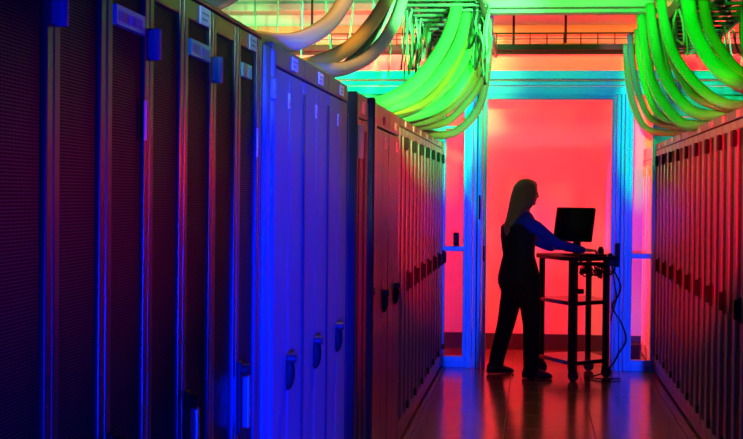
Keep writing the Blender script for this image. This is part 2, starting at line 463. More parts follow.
# far left row and right row: black perforated double-door racks
proto = thing('server_rack', 'x', 'server rack', (XL, 8.61, 0), PI/2, 'red-lit black racks of the far left row')
casing(proto, .6, M['brown'], M['rack'], hb=2.0)
pa = leaf(proto, 0, .3, .09, 1.994, M['rstile'], M['rperf'], st=.05); pb = leaf(proto, .3, .6, .09, 1.994, M['rstile'], M['rperf'], st=.05)
swing_handle(pb, .555, 1.01, lever='blackp')
MB().box(.54, .57, -.022, -.004, .17, .22, .004).build('floor_latch', M['blackp'], pb)
MB().box(.262, .338, -.026, -.004, 1.86, 1.94, .006).build('hinge_block', M['blackp'], proto)
MB().box(.34, .44, -.003, .001, 2.008, 2.045).build('name_strip', M['pink'], proto)
nth = ['First', 'Second', 'Third', 'Fourth', 'Fifth', 'Sixth', 'Last']
for i in range(7):
    o = proto if i == 0 else copy_tree(proto)
    o.location = (XL, 8.61+.6*i, 0)
    o['label'] = (nth[i]+' of the seven red-lit black racks in the far left row, counted towards the doorway') if i < 6 else 'Last red-lit black rack of the far left row, touching the glass partition'

protoR = thing('server_rack', 'x', 'server rack', (XR, 6.85+.6, 0), -PI/2, 'red-lit black racks of the right row')
casing(protoR, .6, M['brown'], M['rack'], hb=2.0)
pa = leaf(protoR, 0, .3, .09, 1.994, M['rstile'], M['rperf'], st=.05); pb = leaf(protoR, .3, .6, .09, 1.994, M['rstile'], M['rperf'], st=.05)
swing_handle(pb, .55, .985, lever='blackp')
MB().box(.54, .57, -.022, -.004, .17, .22, .004).build('floor_latch', M['blackp'], pb)
MB().box(.262, .338, -.026, -.004, 1.85, 1.94, .006).build('hinge_block', M['blackp'], protoR)
MB().box(.30, .45, -.003, .001, 2.006, 2.047).build('name_strip', M['label'], protoR)
nthR = ['Nearest', 'Second', 'Third', 'Fourth', 'Fifth', 'Sixth', 'Seventh', 'Eighth', 'Ninth', 'Tenth', 'Last']
for i in range(11):
    o = protoR if i == 0 else copy_tree(protoR)
    o.location = (XR, 6.25+.6*i+.6, 0)
    o['label'] = {0: 'Nearest black rack of the right row, cut by the right picture edge',
                  10: 'Last black rack of the right row, touching the glass partition'}.get(i, nthR[i]+' black rack of the right row, counted from the right picture edge')

# pale racks behind the right sidelight
for i in range(2):
    t = thing('server_rack', ['Nearer white cabinet seen through the right glass pane', 'Farther white cabinet seen through the right glass pane'][i], 'server rack', (XR+.0, 12.99+.66*i+.64, 0), -PI/2, 'white cabinets behind the glass')
    casing(t, .64, M['white'], M['white'])
    a = leaf(t, 0, .32, .09, 1.93, M['white'], M['white'], st=.03); b = leaf(t, .32, .64, .09, 1.93, M['white'], M['white'], st=.03)
    MB().box(.30, .34, -.02, -.004, 1.78, 1.86, .004).build('hinge_block', M['orange'], t)
MBb = MB().box(.90, 1.02, 13.6, 13.8, 0, .16, .01)
tag(MBb.build('storage_box', M['blackp']), 'Small dark box on the floor behind the right glass pane', 'box')
t = MB().box(-.735, -.685, YP-.03, YP+.04, 1.111, 1.235, .008)
tag(t.build('intercom_unit', M['blackp']), 'Small black unit standing on the rail of the left glass pane', 'intercom')

# ------------------------------------------------------------------ overhead: duct, trays, cables
t = thing('ventilation_duct', 'Wide pale green-lit duct crossing overhead above the doorway', 'duct', (0, 11.0, 3.0))
MB().box(-.47, .90, 0, .12, .045, .42, .006).build('duct_body', M['beam'], t)
MB().box(-.50, .93, -.02, .14, .0, .03, .005).build('flange', M['beam'], t)
MB().box(-.40, -.22, -.012, .0, .10, .30, .004).build('cover_plate', M['hosey'], t)

def ladder(label, x0, x1, y0, y1, z, step=.28, m=None):
    m = m or M['tray']
    t = thing('cable_ladder', label, 'cable tray', (x0, y0, z))
    w = x1-x0; L = y1-y0
    for x in (0, w): MB().box(x-.012, x+.012, 0, L, 0, .09, .003).build('side_rail', m, t)
    k = .1
    while k < L:
        MB().box(.012, w-.012, k-.014, k+.014, .004, .028, .003).build('rung', m, t); k += step
    # threaded drop rods
    for y in (.6, L-1.2):
        for x in (0, w): MB().cyl((x, y, .09), (x, y, 3.85-z), .006, n=6).build('drop_rod', m, t)
    return t
ladder('Cable ladder running overhead along the front of the left racks', -.92, -.38, 8.6, 13.42, 2.89)
ladder('Cable ladder running overhead along the front of the right racks', .98, 1.50, 8.6, 13.42, 2.89)
ladder('Cable ladder overhead farther right, above the back of the right racks', 1.95, 2.4, 8.6, 13.42, 2.89)

def cross_tray():
    t = thing('cable_basket', 'Dark wire cable basket crossing behind the doorway header, in front of back wall', 'cable tray', (0, 13.5, 2.97))
    MB().box(-4.4, 4.4, -.03, .0, 0, .055, .004).box(-4.4, 4.4, .36, .39, 0, .055, .004).build('bottom_channel', M['trayd'], t)
    MB().box(-4.4, 4.4, -.012, 0, .155, .17, .002).build('top_wire', M['trayd'], t)
    MB().box(-4.4, 4.4, -.008, 0, .105, .113, .001).build('middle_wire', M['trayd'], t)
    x = -3.9; n = 0
    while x < 3.9 and n < 90:
        MB().box(x-.005, x+.005, -.010, -.002, .04, .17).build('upright', M['trayd'], t); x += .16; n += 1
    for x in (-3.2, -2.2, -1.2, -.22, .28, 1.4, 2.4):
        MB().cyl((x, .18, .0), (x, .18, .88), .012, n=8).build('drop_rod', M['trayd'], t)
    return t
cross_tray()
tr = MB().box(-4.45, 4.45, 14.37, 14.449, 3.22, 3.32, .006)
tag(tr.build('cable_trunking', M['trunk']), 'Orange trunking running level across the upper back wall', 'trunking')
for k, (x0, x1) in enumerate(((-2.9, -1.9), (-1.6, -.5))):
    pass
rnd = random.uniform
for k in range(6):
    x = -2.2+k*.72+rnd(-.1, .1)
    m = MB().tube([(x, 13.6, 3.035), (x+.5, 13.63+.03*(k % 3), 3.045), (x+1.3, 13.6, 3.03)], .009, 6, 4)
    tag(m.build('cable', [M['hosey'], M['wire'], M['pink']][k % 3]), 'Thin cable lying in the dark wire basket behind the doorway header', 'cable', 'cables in the wire basket')

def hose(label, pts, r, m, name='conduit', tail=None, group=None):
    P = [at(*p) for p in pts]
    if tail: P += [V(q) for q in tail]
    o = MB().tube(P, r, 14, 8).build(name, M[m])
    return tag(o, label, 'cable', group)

# grey sweeping conduits at upper left, landing on the rack tops
HG = 'grey conduits sweeping onto the left racks'
hose('Grey conduit at the far upper left corner, above the black racks', [(262, -22, 5.0), (240, -8, 4.8), (222, 2, 4.4), (200, 6, 3.9)], .021, 'hose', tail=[(-1.15, 3.55, 2.066), (-1.35, 3.4, 2.062)], group=HG)
hose('Thick grey conduit landing on the rack beside the blue filler column', [(360, -34, 6.6), (347, -4, 6.3), (330, 22, 5.9), (305, 38, 5.4), (280, 43, 5.05)], .036, 'hose', tail=[(-1.02, 4.62, 2.092), (-1.3, 4.4, 2.088)], group=HG)
hose('Olive brown conduit, middle of the thick ones sweeping to the blue racks', [(412, -40, 7.9), (392, -8, 7.4), (368, 28, 6.8), (342, 52, 6.3)], .034, 'hoseo', tail=[(-1.0, 5.7, 2.09), (-1.25, 5.4, 2.087)], group=HG)
hose('Grey brown conduit curving lowest of the thick ones over the blue racks', [(416, -40, 8.2), (404, -6, 7.9), (393, 26, 7.4), (372, 54, 6.8), (345, 68, 6.3), (322, 69.5, 5.95)], .033, 'hose', tail=[(-1.05, 5.55, 2.086), (-1.3, 5.2, 2.085)], group=HG)
hose('Pale slim conduit between the two brown ones at upper left', [(400, -20, 8.4), (388, 10, 8.1), (370, 42, 7.6), (350, 62, 7.1), (335, 72, 6.7)], .026, 'hosew', tail=[(-1.05, 6.1, 2.078), (-1.3, 5.9, 2.075)], group=HG)

# green-lit bundle on the left
GL = 'green-lit conduits of the left bundle'
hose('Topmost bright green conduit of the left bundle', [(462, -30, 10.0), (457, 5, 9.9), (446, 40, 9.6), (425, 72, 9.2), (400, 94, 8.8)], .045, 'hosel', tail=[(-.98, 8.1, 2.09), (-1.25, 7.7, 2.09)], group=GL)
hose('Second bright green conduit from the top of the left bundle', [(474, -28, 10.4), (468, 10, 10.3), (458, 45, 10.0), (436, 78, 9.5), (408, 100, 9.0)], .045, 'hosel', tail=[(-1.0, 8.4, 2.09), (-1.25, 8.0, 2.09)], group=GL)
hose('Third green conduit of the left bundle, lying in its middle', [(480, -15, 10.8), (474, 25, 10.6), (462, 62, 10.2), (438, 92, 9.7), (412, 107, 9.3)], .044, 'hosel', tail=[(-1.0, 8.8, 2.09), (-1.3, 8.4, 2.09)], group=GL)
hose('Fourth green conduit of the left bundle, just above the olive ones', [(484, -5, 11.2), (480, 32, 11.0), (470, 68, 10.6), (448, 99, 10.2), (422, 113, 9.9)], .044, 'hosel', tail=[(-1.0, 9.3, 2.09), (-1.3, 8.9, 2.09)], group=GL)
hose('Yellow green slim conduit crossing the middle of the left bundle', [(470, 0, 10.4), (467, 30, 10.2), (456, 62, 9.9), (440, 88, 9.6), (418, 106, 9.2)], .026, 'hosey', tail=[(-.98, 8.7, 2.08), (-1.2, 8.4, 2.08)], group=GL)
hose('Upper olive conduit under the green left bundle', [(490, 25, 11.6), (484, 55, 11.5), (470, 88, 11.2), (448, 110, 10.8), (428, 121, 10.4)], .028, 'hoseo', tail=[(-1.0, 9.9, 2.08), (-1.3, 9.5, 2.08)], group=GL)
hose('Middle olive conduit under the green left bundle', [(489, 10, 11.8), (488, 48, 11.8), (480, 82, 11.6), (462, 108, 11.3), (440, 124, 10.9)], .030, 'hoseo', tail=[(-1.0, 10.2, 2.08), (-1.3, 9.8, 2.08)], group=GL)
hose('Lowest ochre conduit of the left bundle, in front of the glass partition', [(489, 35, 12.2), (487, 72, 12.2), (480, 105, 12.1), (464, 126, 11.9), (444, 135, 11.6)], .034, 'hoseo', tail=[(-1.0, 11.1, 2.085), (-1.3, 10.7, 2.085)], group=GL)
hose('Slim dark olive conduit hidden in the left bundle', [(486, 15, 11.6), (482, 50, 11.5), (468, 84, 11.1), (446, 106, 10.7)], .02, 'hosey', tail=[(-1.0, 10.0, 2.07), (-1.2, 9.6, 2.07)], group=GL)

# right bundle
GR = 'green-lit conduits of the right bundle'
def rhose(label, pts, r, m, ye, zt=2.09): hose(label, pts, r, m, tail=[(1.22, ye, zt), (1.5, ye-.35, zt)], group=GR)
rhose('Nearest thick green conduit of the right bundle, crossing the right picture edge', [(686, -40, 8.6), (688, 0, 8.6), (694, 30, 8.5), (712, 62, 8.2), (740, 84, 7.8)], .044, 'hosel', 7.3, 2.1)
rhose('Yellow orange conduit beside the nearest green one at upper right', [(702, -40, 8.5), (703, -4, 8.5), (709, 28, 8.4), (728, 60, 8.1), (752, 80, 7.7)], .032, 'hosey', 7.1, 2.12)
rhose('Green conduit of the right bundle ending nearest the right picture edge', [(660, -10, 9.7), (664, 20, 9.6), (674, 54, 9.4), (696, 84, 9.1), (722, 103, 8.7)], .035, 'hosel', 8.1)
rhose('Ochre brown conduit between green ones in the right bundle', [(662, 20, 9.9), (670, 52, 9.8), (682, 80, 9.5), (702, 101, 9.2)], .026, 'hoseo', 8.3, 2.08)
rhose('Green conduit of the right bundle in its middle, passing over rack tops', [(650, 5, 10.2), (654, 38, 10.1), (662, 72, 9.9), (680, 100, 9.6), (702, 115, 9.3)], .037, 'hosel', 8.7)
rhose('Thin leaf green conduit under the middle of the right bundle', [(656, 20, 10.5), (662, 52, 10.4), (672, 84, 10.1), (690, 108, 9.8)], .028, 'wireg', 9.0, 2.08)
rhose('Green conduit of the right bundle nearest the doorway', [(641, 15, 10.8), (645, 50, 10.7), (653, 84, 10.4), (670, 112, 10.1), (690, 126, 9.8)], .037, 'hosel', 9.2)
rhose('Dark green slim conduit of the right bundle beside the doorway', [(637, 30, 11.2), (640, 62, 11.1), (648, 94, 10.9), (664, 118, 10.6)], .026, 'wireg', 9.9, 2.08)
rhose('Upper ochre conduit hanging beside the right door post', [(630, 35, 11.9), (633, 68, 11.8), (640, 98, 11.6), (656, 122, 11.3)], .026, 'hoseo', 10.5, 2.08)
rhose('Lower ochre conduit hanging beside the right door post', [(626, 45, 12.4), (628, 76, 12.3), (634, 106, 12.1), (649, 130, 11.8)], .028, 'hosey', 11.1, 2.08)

# thin patch cords lying in and spilling out of the ladders
def cords(n, x0, x1, z, ya, yb, label, group, mats, hang=.0):
    for k in range(n):
        x = rnd(x0, x1); y = rnd(ya, yb); L = rnd(.8, 1.6)
        P = []; m = 6
        for j in range(m):
            u = j/(m-1)
            P.append((x+rnd(-.07, .07), y+L*u, z+rnd(0, .06)+k % 4*.012))
        o = MB().tube(P, rnd(.007, .013), 6, 4).build('patch_cord', M[random.choice(mats)])
        tag(o, label, 'cable', group)
cords(60, -.88, -.42, 2.935, 9.2, 12.6, 'Thin green-lit cord lying tangled in the left overhead ladder', 'cords in the left ladder', ['wire', 'wireg', 'wireg', 'wired'])
cords(56, 1.02, 1.46, 2.935, 9.2, 12.6, 'Thin green-lit cord lying tangled in the ladder above the right racks', 'cords in the right ladder', ['wire', 'wireg', 'wireg', 'wired'])
cords(20, 1.99, 2.36, 2.935, 9.6, 12.6, 'Thin green-lit cord in the overhead ladder farthest to the right', 'cords in the far right ladder', ['wireg', 'wired', 'wireg'])
def drapes(n, xs, ys, zt, drop, label, group, mats, r=.007, towards=0):
    for k in range(n):
        x = rnd(*xs); y = rnd(*ys); d = rnd(*drop)
        sx = rnd(-.05, .05)+towards*d
        P = [(x, y-.25, zt+.05), (x+rnd(-.03, .03), y-.05, zt+.03), (x+sx*.3, y, zt-d*.35), (x+sx*.8, y+rnd(-.05, .05), zt-d*.8), (x+sx, y+.06, zt-d), (x+sx+rnd(-.06, .06), y+.2, zt-d*.6), (x+rnd(-.05, .05), y+.35, zt+.03)]
        tag(MB().tube(P, r*rnd(.8, 1.4), 6, 4).build('patch_cord', M[random.choice(mats)]), label, 'cable', group)
drapes(22, (-.46, -.36), (10.0, 12.2), 2.88, (.12, .40), 'Thin green-lit cord drooping from the inner rail of the left overhead ladder', 'cords drooping from the left ladder', ['wire', 'wireg', 'wireg', 'wired'])
drapes(14, (-1.0, -.8), (10.0, 11.8), 2.88, (.12, .5), 'Thin pale cord looping down from the outer rail of the left overhead ladder', 'cords looping from the left ladder', ['wire', 'wire', 'wireg'])
drapes(22, (.94, 1.04), (10.0, 12.2), 2.88, (.15, .42), 'Thin green-lit cord drooping from the inner rail of the right overhead ladder', 'cords drooping from the right ladder', ['wire', 'wireg', 'wireg', 'wired'])
drapes(12, (1.45, 2.0), (9.8, 11.6), 2.88, (.15, .5), 'Thin teal cord looping down at the upper right picture corner', 'cords looping at upper right', ['wire', 'wireg'])
# plug-ended drop cords standing out against the pale wall, upper left
for k, (px, py, y2, Y) in enumerate(((384, 94, 128, 9.2), (418, -5, 95, 10.6), (404, -5, 70, 11), (391, -5, 78, 11.2))):
    P = [at(px+(4 if k else 3), py, Y), at(px+1, (py+y2)/2, Y), at(px-3, y2, Y)]
    tag(MB().tube(P, .007, 6, 5).build('drop_cord', M['wire']), ['Short pale cord with plug standing up from the left rack tops', 'Pale hanging cord just left of the green bundle', 'Pale hanging cord behind the grey brown conduit',
        'Pale hanging cord left of the brown conduits'][k], 'cable')
# pale hanging straps at upper left over the far wall
for k in range(9):
    x = -2.75+.22*k+rnd(-.05, .05)
    P = [(x, 12.4, 3.8), (x+rnd(-.03, .03), 12.4, 3.3), (x+rnd(-.06, .06), 12.42, 2.72+rnd(0, .2))]
    tag(MB().tube(P, .008, 6, 5).build('drop_cord', M[['wire', 'wireg', 'pink'][k % 3]]), 'Thin cord hanging before the pale back wall at upper left', 'cable', 'cords hanging at the upper left')
for k in range(6):
    x = 1.6+.17*k+rnd(-.05, .05)
    P = [(x, 12.3, 3.8), (x+rnd(-.05, .05), 12.3, 3.2), (x+rnd(-.1, .1), 12.35, 2.5+rnd(0, .2))]
    tag(MB().tube(P, .008, 6, 5).build('drop_cord', M['wire']), 'Thin cord hanging before the partition at upper right', 'cable', 'cords hanging at the upper right')

# ------------------------------------------------------------------ mobile cart, monitor and what stands on them
def rounded(pts, r=.05, n=5):
    out = []; m = len(pts)
    for i in range(m):
        p = V((*pts[i], 0)); a = V((*pts[i-1], 0)); b = V((*pts[(i+1) % m], 0))
        u = (a-p).normalized()*r; w_ = (b-p).normalized()*r
        for k in range(n+1):
            t = k/n; q = (p+u)*(1-t)**2+p*2*t*(1-t)+(p+w_)*t*t
            out.append((q.x, q.y))
    return out
cart = thing('mobile_cart', 'Black mobile computer cart with curved shelves and casters, standing in the doorway aisle', 'cart', (.35, 12.4, 0))
def rel(pts): return [(x-.35, y-12.4) for x, y in pts]
SH = [(.33, 11.985), (.665, 12.335), (.50, 12.86), (.02, 12.62)]
TP = [(.24, 11.985), (.42, 11.93), (.73, 12.23), (.66, 12.72), (.46, 12.93), (.02, 12.75), (.02, 12.55)]
MB().poly(rounded(rel(TP), .035), 1.030, 1.062, .006).build('work_surface', M['cart'], cart)
for z in (.645, .135): MB().poly(rounded(rel(SH), .06), z, z+.035, .005).build('shelf', M['shelf'], cart)
cols = [(.335, 12.035, .040, .030), (.630, 12.355, .030, .026), (.495, 12.80, .026, .026), (.075, 12.62, .026, .026)]
for x, y, a, b in cols:
    MB().box(x-.35-a, x-.35+a, y-12.4-b, y-12.4+b, .10, 1.031, .008).build('column', M['cart'], cart)
    c = MB().box(x-.35-.02, x-.35+.02, y-12.4-.02, y-12.4+.02, .075, .105, .004).box(x-.35-.034, x-.35+.042, y-12.4-.034, y-12.4+.034, .070, .096, .008).build('caster', M['cart'], cart)
    for s in (-1, 1):
        MB().cyl((x-.35+.008, y-12.4+s*.010, .046), (x-.35+.008, y-12.4+s*.030, .046), .046, n=20, bev=.005).build('wheel', M['rubber'], c)
MB().cyl((.025, -.385, .77), (.075, -.385, .77), .022, n=14, bev=.004).build('adjusting_knob', M['blackp'], cart)
MB().box(.345, .385, -.18, -.14, .97, 1.175, .006).box(.30, .36, -.18, -.15, 1.0, 1.03, .004).build('side_bracket', M['cart'], cart)
kt = MB().box(.02, .33, -.33, -.08, .985, 1.008, .005).box(.04, .06, -.3, -.1, 1.005, 1.032).box(.29, .31, -.3, -.1, 1.005, 1.032).build('under_tray', M['cart'], cart)

mon = thing('computer_monitor', 'Black flat computer monitor on the mobile cart, turned to the person', 'monitor', (.345, 12.27, 1.062), math.radians(-37))
R_ = Matrix.Translation((0, 0, .27)) @ Matrix.Rotation(math.radians(-11), 4, 'X')
MB().box(-.195, .195, -.022, .018, -.148, .148, .008, M=R_).box(-.12, .12, .018, .045, -.09, .09, .010, M=R_).build('housing', M['blackp'], mon)
MB().box(-.178, .178, -.0235, -.021, -.128, .132, M=R_).build('screen', M['screen'], mon)
MB().box(-.035, .035, .03, .055, .01, .26, .006).build('stand', M['blackp'], mon)
MB().box(-.10, .10, -.03, .13, .0, .014, .005).build('foot', M['blackp'], mon)
kb = thing('keyboard', 'Black keyboard lying on the cart under the reaching hand', 'keyboard', (.50, 12.15, 1.062), math.radians(40))
MB().box(-.12, .12, -.05, .05, 0, .016, .004).build('keyboard_body', M['blackp'], kb)
m = MB()
for i in range(11):
    for j in range(4): m.box(-.113+i*.0206, -.096+i*.0206, -.042+j*.021, -.025+j*.021, .015, .021, .001)
m.build('keys', M['cart'], kb)
ms = MB().ball((.655, 12.25, 1.072), .03, (.75, 1.1, .62)); tag(ms.build('computer_mouse', M['blackp'], smooth=True), 'Small dark computer mouse at the right end of the cart top', 'mouse')
tag(MB().box(.555, .605, 12.34, 12.40, 1.062, 1.125, .006).cyl((.58, 12.37, 1.12), (.58, 12.37, 1.14), .018).build('tape_dispenser', M['blackp']), 'Small black block standing on the cart top behind the hand', 'desk item')
for k in range(9):
    x = .40+rnd(0, .24); y = 12.12+rnd(-.02, .2); P = []
    for j in range(7):
        P.append((x+rnd(-.07, .07), y+rnd(-.06, .06), .985-rnd(0, .07)-.04*(j % 2)))
    P = [(x, y, 1.0)]+P+[(x+.05, y, 1.0)]
    tag(MB().tube(P, .0055, 6, 5).build('cable', M['blackp']), 'Black cable tangled in the nest hanging under the cart top', 'cable', 'cable nest under the cart')
P = [(.665, 12.30, 1.0), (.70, 12.28, .92), (.75, 12.27, .80), (.72, 12.29, .70), (.68, 12.30, .62), (.76, 12.27, .48), (.80, 12.26, .34), (.74, 12.27, .22), (.69, 12.30, .12), (.60, 12.25, .05), (.5, 12.22, .012), (.62, 12.15, .012), (.75, 12.2, .012)]
tag(MB().tube(P, .007, 8, 6).build('power_cord', M['blackp']), 'Long black power cord looping down the right side of the cart', 'cord')
P = [(.67, 12.26, 1.0), (.69, 12.22, .85), (.71, 12.22, .70), (.68, 12.25, .58), (.67, 12.28, .50)]
tag(MB().tube(P, .005, 8, 6).build('power_cord', M['blackp']), 'Short thin black cord hanging beside the right cart column', 'cord')

# ------------------------------------------------------------------ the person
Fw = V((math.cos(math.radians(28)), math.sin(math.radians(28)), 0)); Rt = V((Fw.y, -Fw.x, 0)); Up = V((0, 0, 1))
def bake(mb, name, m, parent, voxel=.012, smooth=6, fac=.5):
    o = mb.build(name, m, parent)
    a = o.modifiers.new('r', 'REMESH'); a.mode = 'VOXEL'; a.voxel_size = voxel; a.use_smooth_shade = True
    b = o.modifiers.new('s', 'SMOOTH'); b.iterations = smooth; b.factor = fac
    bpy.context.view_layer.update()
    dg = bpy.context.evaluated_depsgraph_get()
    me = bpy.data.meshes.new_from_object(o.evaluated_get(dg)); old = o.data
    o.modifiers.clear(); o.data = me; me.name = name; bpy.data.meshes.remove(old)
    me.materials.clear(); me.materials.append(m)
    for f in me.polygons: f.use_smooth = True
    return o
PB = V((-.10, 12.28, 0))
def L(*s): return V(s)-PB
def limb(mb, pts, n=12):
    """tapering limb through (point, radius) with flattened option"""
    P = [p for p, r in pts]; secs = []
    for i, (p, r) in enumerate(pts):
        d = (P[min(i+1, len(P)-1)]-P[max(i-1, 0)]).normalized()
        a = d.cross(Rt if abs(d.dot(Rt)) < .8 else Up).normalized(); b = d.cross(a).normalized()
        secs.append((p, a*r, b*r))
    for (p, r) in (pts[0], pts[-1]): mb.ball(p, r*.98, n=6)
    mb.loft(secs, n)
def S(x, y, z, f, r, lean=0): return (L(x, y, z), Fw*f, Rt*r)
def torso(g): # g = extra thickness
    return [S(-.125, 12.27, .80, .160+g, .205+g), S(-.128, 12.27, .88, .158+g, .205+g), S(-.130, 12.27, .97, .138+g, .175+g), S(-.132, 12.27, 1.06, .115+g, .148+g),
            S(-.136, 12.27, 1.14, .124+g, .155+g), S(-.135, 12.27, 1.23, .138+g, .165+g), S(-.130, 12.27, 1.31, .136+g, .180+g), S(-.118, 12.27, 1.37, .112+g, .172+g), S(-.095, 12.27, 1.41, .07+g, .12+g), S(-.09, 12.275, 1.44, .05+g*.5, .06+g*.5)]
sR, eR, wR = L(-.035, 12.13, 1.345), L(.205, 12.03, 1.165), L(.415, 12.115, 1.118)
sL, eL, wL = L(-.145, 12.43, 1.345), L(.03, 12.60, 1.17), L(.155, 12.62, 1.11)
hR, kR, aR = L(-.045, 12.19, .84), L(-.012, 12.19, .47), L(-.012, 12.14, .09)
hL, kL, aL = L(-.165, 12.35, .84), L(-.235, 12.41, .46), L(-.325, 12.42, .10)
person = thing('person', 'Person with long hair, blue sleeves and dark clothes standing at the cart, reaching over it', 'person', PB)
b = MB()
b.loft(torso(-.012), 20)
b.loft([(L(-.093, 12.275, 1.40), Fw*.055, Rt*.052), (L(-.085, 12.28, 1.46), Fw*.05, Rt*.046), (L(-.072, 12.285, 1.53), Fw*.05, Rt*.048)], 14)
HF = V((.91, .40, -.12)).normalized(); HR = HF.cross(Up).normalized(); HU = HR.cross(HF).normalized()
hc = L(-.060, 12.288, 1.605)
def H(f, r, u): return hc+HF*f+HR*r+HU*u
# skull, jaw, nose, brow, lips, ears
def head_ball(mb, f, r, u, af, ar, au):
    t = bmesh.new(); bmesh.ops.create_uvsphere(t, u_segments=20, v_segments=14, radius=1)
    X = Matrix(((HF.x*af, HR.x*ar, HU.x*au, 0), (HF.y*af, HR.y*ar, HU.y*au, 0), (HF.z*af, HR.z*ar, HU.z*au, 0), (0, 0, 0, 1)))
    mb.add(t, 0, Matrix.Translation(H(f, r, u)) @ X)
head_ball(b, -.008, 0, .022, .094, .074, .090); head_ball(b, .028, 0, -.045, .060, .055, .062); head_ball(b, .068, 0, -.086, .020, .022, .018)
head_ball(b, .094, 0, -.018, .020, .012, .018); head_ball(b, .084, 0, .006, .012, .009, .022); head_ball(b, .080, 0, -.052, .012, .022, .011)
head_ball(b, .068, 0, .028, .020, .045, .012)
for s in (-1, 1): head_ball(b, -.004, s*.076, -.012, .018, .009, .030)
limb(b, [(sR, .042), ((sR+eR)/2, .040), (eR, .036), ((eR+wR)/2, .033), (wR, .024)])
limb(b, [(sL, .042), ((sL+eL)/2, .040), (eL, .036), ((eL+wL)/2, .033), (wL, .024)])
for h, k, a in ((hR, kR, aR), (hL, kL, aL)):
    limb(b, [(h, .088), ((h*.6+k*.4), .074), (k, .052), (k*.65+a*.35, .052), (a, .034)])
def hand(mb, w, d, side):
    d = d.normalized(); lat = d.cross(Up).normalized()*side
    palm = w+d*.045
    mb.loft([(w-d*.02, lat*.022, Up*.018), (w+d*.015, lat*.026, Up*.015), (w+d*.06, lat*.038, Up*.014), (w+d*.085, lat*.036, Up*.011)], 12)
    for i, (o_, ln) in enumerate(((-.028, .062), (-.009, .072), (.010, .067), (.028, .052))):
        p0 = w+d*.078+lat*o_; p1 = p0+d*ln*.45+Up*.006+lat*o_*.12; p2 = p1+d*ln*.32-Up*.014; p3 = p2+d*ln*.2-Up*.018
        limb(mb, [(p0, .0088), (p1, .0082), (p2, .0076), (p3, .0068)], 8)
    t0 = w+d*.02-lat*.022; t1 = t0+d*.03-lat*.026-Up*.003; t2 = t1+d*.03-lat*.004-Up*.008
    limb(mb, [(t0, .012), (t1, .0098), (t2, .0085)], 8)
hand(b, wR+Up*.004, V((.95, .30, -.10)), 1)
hand(b, wL+Up*.004, V((.95, -.15, -.06)), -1)
bake(b, 'body', M['skin'], person, .0065, 5)
for s in (-1, 1):
    MB().ball(H(.074, s*.030, .004), .011, n=8).build('eye', M['screen'], person, smooth=True)
# long sleeved shirt
b = MB(); b.loft(torso(.0)[2:], 20)
for s_, e_, w_ in ((sR, eR, wR), (sL, eL, wL)):
    limb(b, [(s_-Fw*.02, .060), (s_*.75+e_*.25, .060), ((s_+e_)/2, .052), (e_, .046), ((e_+w_)/2, .042), (w_, .031)])
bake(b, 'shirt', M['shirt'], person, .010, 5)
b = MB(); T = torso(.016); b.loft([T[0], T[1], T[2], T[3], T[4], T[5], T[6], (T[7][0]-Up*.025, T[7][1], T[7][2]*.93)], 20)
bake(b, 'vest', M['vest'], person, .010, 4)
b = MB()
b.loft([S(-.122, 12.27, .70, .135, .17), S(-.125, 12.27, .79, .170, .215), S(-.128, 12.27, .88, .168, .212), S(-.130, 12.27, .97, .146, .182)], 20)
limb(b, [(hR, .118), (hR*.6+kR*.4, .100), (kR, .080), (kR*.55+aR*.45, .076), (aR*.85+kR*.15, .070), (aR-Up*.035, .068)])
limb(b, [(hL, .118), (hL*.6+kL*.4, .098), (kL, .082), (kL*.55+aL*.45, .074), (aL*.85+kL*.15, .070), (aL-Up*.03, .067)])
bake(b, 'trousers', M['jeans'], person, .011, 4)
def shoe(a, d):
    d = d.normalized(); l = d.cross(Up).normalized(); g = V((a.x, a.y, 0))
    m = MB()
    def q(f, w, z0, z1): c = g+d*f; return (c+Up*(z0+z1)/2, l*w, Up*(z1-z0)/2)
    m.loft([q(-.085, .022, .004, .06), q(-.07, .036, 0, .10), (g+d*-.02+Up*.058, l*.040, Up*.058), q(.05, .042, 0, .092), q(.11, .046, 0, .066), q(.155, .040, 0, .050), q(.178, .02, .004, .034)], 16)
    return bake(m, 'shoe', M['shoe'], person, .008, 3)
shoe(aR-Fw*.0+V((.005, -.0, 0)), V((.96, .05, 0))); shoe(aL, V((.85, .45, 0)))
# hair: cap over the skull and a long fall down the back
b = MB()
head_ball(b, -.022, 0, .026, .104, .094, .098); head_ball(b, -.045, 0, -.02, .085, .094, .11); head_ball(b, .01, 0, .07, .072, .062, .048)
for s in (-1, 1): head_ball(b, .000, s*.072, -.005, .050, .024, .095); head_ball(b, -.01, s*.07, -.08, .045, .024, .07)
b.loft([(L(-.110, 12.265, 1.67), Fw*.070, Rt*.072), (L(-.120, 12.26, 1.57), Fw*.090, Rt*.096), (L(-.135, 12.245, 1.49), Fw*.088, Rt*.098), (L(-.175, 12.225, 1.41), Fw*.060, Rt*.085),
        (L(-.210, 12.19, 1.34), Fw*.042, Rt*.066), (L(-.225, 12.175, 1.27), Fw*.032, Rt*.048), (L(-.228, 12.17, 1.20), Fw*.012, Rt*.016)], 16)
bake(b, 'hair', M['hair'], person, .009, 5)

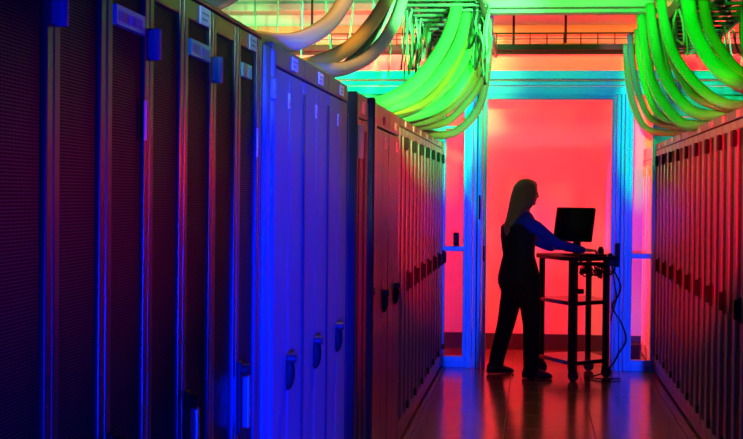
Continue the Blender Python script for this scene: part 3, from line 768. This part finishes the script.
# ------------------------------------------------------------------ lights
def look(o, tgt):
    o.rotation_euler = (V(tgt)-o.location).to_track_quat('-Z', 'Y').to_euler()
def spot(name, loc, tgt, col, w, ang=60, blend=.5, r=.05):
    l = bpy.data.lights.new(name, 'SPOT'); l.energy = w; l.color = col; l.spot_size = math.radians(ang); l.spot_blend = blend; l.shadow_soft_size = r
    o = bpy.data.objects.new(name, l); C.objects.link(o); o.location = loc; look(o, tgt); return o
def area(name, loc, tgt, col, w, sx=.4, sy=.4):
    l = bpy.data.lights.new(name, 'AREA'); l.energy = w; l.color = col; l.shape = 'RECTANGLE'; l.size = sx; l.size_y = sy
    o = bpy.data.objects.new(name, l); C.objects.link(o); o.location = loc; look(o, tgt); return o
RED, GRN, BLU = (1, .0, .014), (.0, 1, .01), (.0, .006, 1)
area('red_wash', (-2.4, 13.3, 1.5), (.3, 14.45, 1.4), RED, 200, .5, 1.6)
area('red_wash', (2.6, 13.35, 2.9), (.2, 14.45, 1.5), RED, 130, .5, .8)
area('red_upper', (-1.9, 13.0, 2.75), (-2.2, 14.45, 3.1), (1, .2, .15), 45, 2.0, .1)  # added red strip to warm the upper left of the back wall
a = spot('red_row', (-.35, 3.6, 2.30), (1.2, 9.0, 1.47), RED, 3300, 23, .8, .05); a.scale = (.72, .75, 1)  # spot added to redden the right rack row
a = spot('red_row', (.65, 4.2, 2.35), (-.83, 9.2, 1.5), RED, 2600, 20, .8, .05); a.scale = (.7, .75, 1)  # matching spot added for the far left rack row
a = spot('red_row', (.65, 3.9, 2.35), (-.83, 6.75, 1.35), RED, 900, 26, .6, .05); a.scale = (.16, 1, 1)  # thin red beam added just for the narrow rack
a = spot('green_wash', (.1, 4.6, 2.40), (-.80, 9.6, 2.72), (.04, 1, .04), 700, 17, .3, .05)
a = spot('green_wash', (.2, 4.6, 2.40), (1.25, 9.6, 2.72), GRN, 700, 17, .3, .05)
a = spot('green_top', (.1, 4.6, 2.35), (.1, 12.5, 3.18), (.06, 1, .14), 850, 16, .7, .06); a.scale = (1.6, .7, 1)
spot('green_far', (.6, 4.8, 2.4), (-2.3, 14.4, 3.2), (.15, 1, .25), 3400, 26, .5, .06)  # extra green spot added to tint the far left wall
spot('green_near', (.6, 2.2, 2.6), (-.83, 3.8, 2.15), GRN, 14, 50, .9, .06)
for x in (-.74, .90):
    a = spot('green_beam', (.12, 3.2, 2.0), (x, 12.85, 2.25), GRN, 2800, 10, .7, .03); a.scale = (.25, 1, 1)  # slim green beams added to colour the upper door jambs
spot('green_left', (-1.4, 11.2, 3.3), (-1.8, 12.85, 2.3), (0, 1, .3), 280, 90, .9, .06)  # unseen green spot added to brighten the left partition panels
spot('green_right', (1.72, 11.2, 3.3), (1.8, 12.85, 2.3), (0, 1, .3), 90, 90, .9, .06)  # same added spot for the right partition panels
spot('pale_near', (.5, 2.6, 2.0), (-.92, 6.0, 2.85), (.65, .85, .75), 520, 28, .6, .06)
spot('amber_top', (-.55, 6.4, 3.7), (-.95, 5.9, 2.3), (1, .45, .03), 130, 75, .8, .06)
a = spot('red_near', (.95, 4.3, 1.7), (-.83, 3.3, 1.58), RED, 70, 60, 1, .05); a.scale = (1, .35, 1)  # unseen spot added for red streaks on the near rack stiles
a = spot('blue_wash', (.55, -.3, .9), (-.83, 4.75, .95), BLU, 8000, 30, .6, .04); a.scale = (.27, 1, 1)
spot('blue_near', (.8, .2, 1.0), (-.83, 3.0, .7), BLU, 500, 70, .9, .06)
spot('blue_left', (.2, 11.6, 3.2), (-1.6, 12.85, 2.4), BLU, 25, 90, .9, .06)  # added blue spot for the left partition panels
spot('blue_right', (.2, 11.6, 3.2), (1.9, 12.85, 2.4), BLU, 30, 90, .9, .06)  # its added counterpart for the right side panels
for x, s_ in ((-.665, .13), (.85, .12)):
    a = spot('blue_beam', (.12, -.2, 1.35), (x, 12.85, 1.15), (0, .04, 1), 5500, 14, .15, .03); a.scale = (s_, 1, 1)  # beams added and squeezed to catch only the door jambs
a = spot('blue_header_beam', (.1, 11.75, 3.2), (.1, 12.85, 2.60), BLU, 26, 130, .6, .03); a.scale = (1, .12, 1)  # added blue spot, hidden behind the duct, to colour the header
for x in (-.78, 1.02):
    spot('violet_glow_fill', (.1, -.1, 1.5), (x, 12.6, 1.42), (.25, .02, 1), 1500, 3.2, 1, .03)  # tight spots added to imitate violet reflections beside the doorway
a = spot('pale_label_fill', (.6, 1.0, 2.5), (-.83, 4.2, 2.03), (.45, .75, .6), 160, 50, .8, .04); a.scale = (1, .16, 1)  # flat cone added so the white name strips show up pale
spot('blue_figure_fill', (.1, -.1, 1.5), (.14, 12.1, 1.28), BLU, 700, 3.4, 1, .03)  # narrow spot added to bring out the blue sleeve
a = spot('green_duct', (.2, 5.0, 2.5), (.2, 11.0, 3.25), (.18, 1, .10), 1100, 20, .6, .04); a.scale = (.9, .3, 1)  # flat green spot added to brighten the duct face
a = spot('green_header_beam', (.1, 11.75, 3.22), (.1, 12.85, 2.62), (0, 1, .1), 22, 130, .6, .03); a.scale = (1, .12, 1)  # green partner for the header, also added out of sight behind the duct
spot('pink_cabinet_fill', (.5, 13.15, 3.72), (1.08, 13.55, 1.6), (1, .40, .45), 260, 34, .8, .03)  # added spot, out of view, lightening the white cabinets
spot('warm_floor_fill', (.1, 8.3, 2.9), (.1, 9.3, 0), (1, .42, .16), 30, 62, .8, .1)  # dim spot added overhead to warm the floor tiles
# ------------------------------------------------------------------ render look
w = bpy.data.worlds.new('world'); bpy.context.scene.world = w; w.use_nodes = True
w.node_tree.nodes['Background'].inputs[0].default_value = (.2, .2, .5, 1); w.node_tree.nodes['Background'].inputs[1].default_value = .002
vs = bpy.context.scene.view_settings
vs.view_transform = 'Standard'; vs.look = 'None'; vs.gamma = 1; vs.exposure = 0
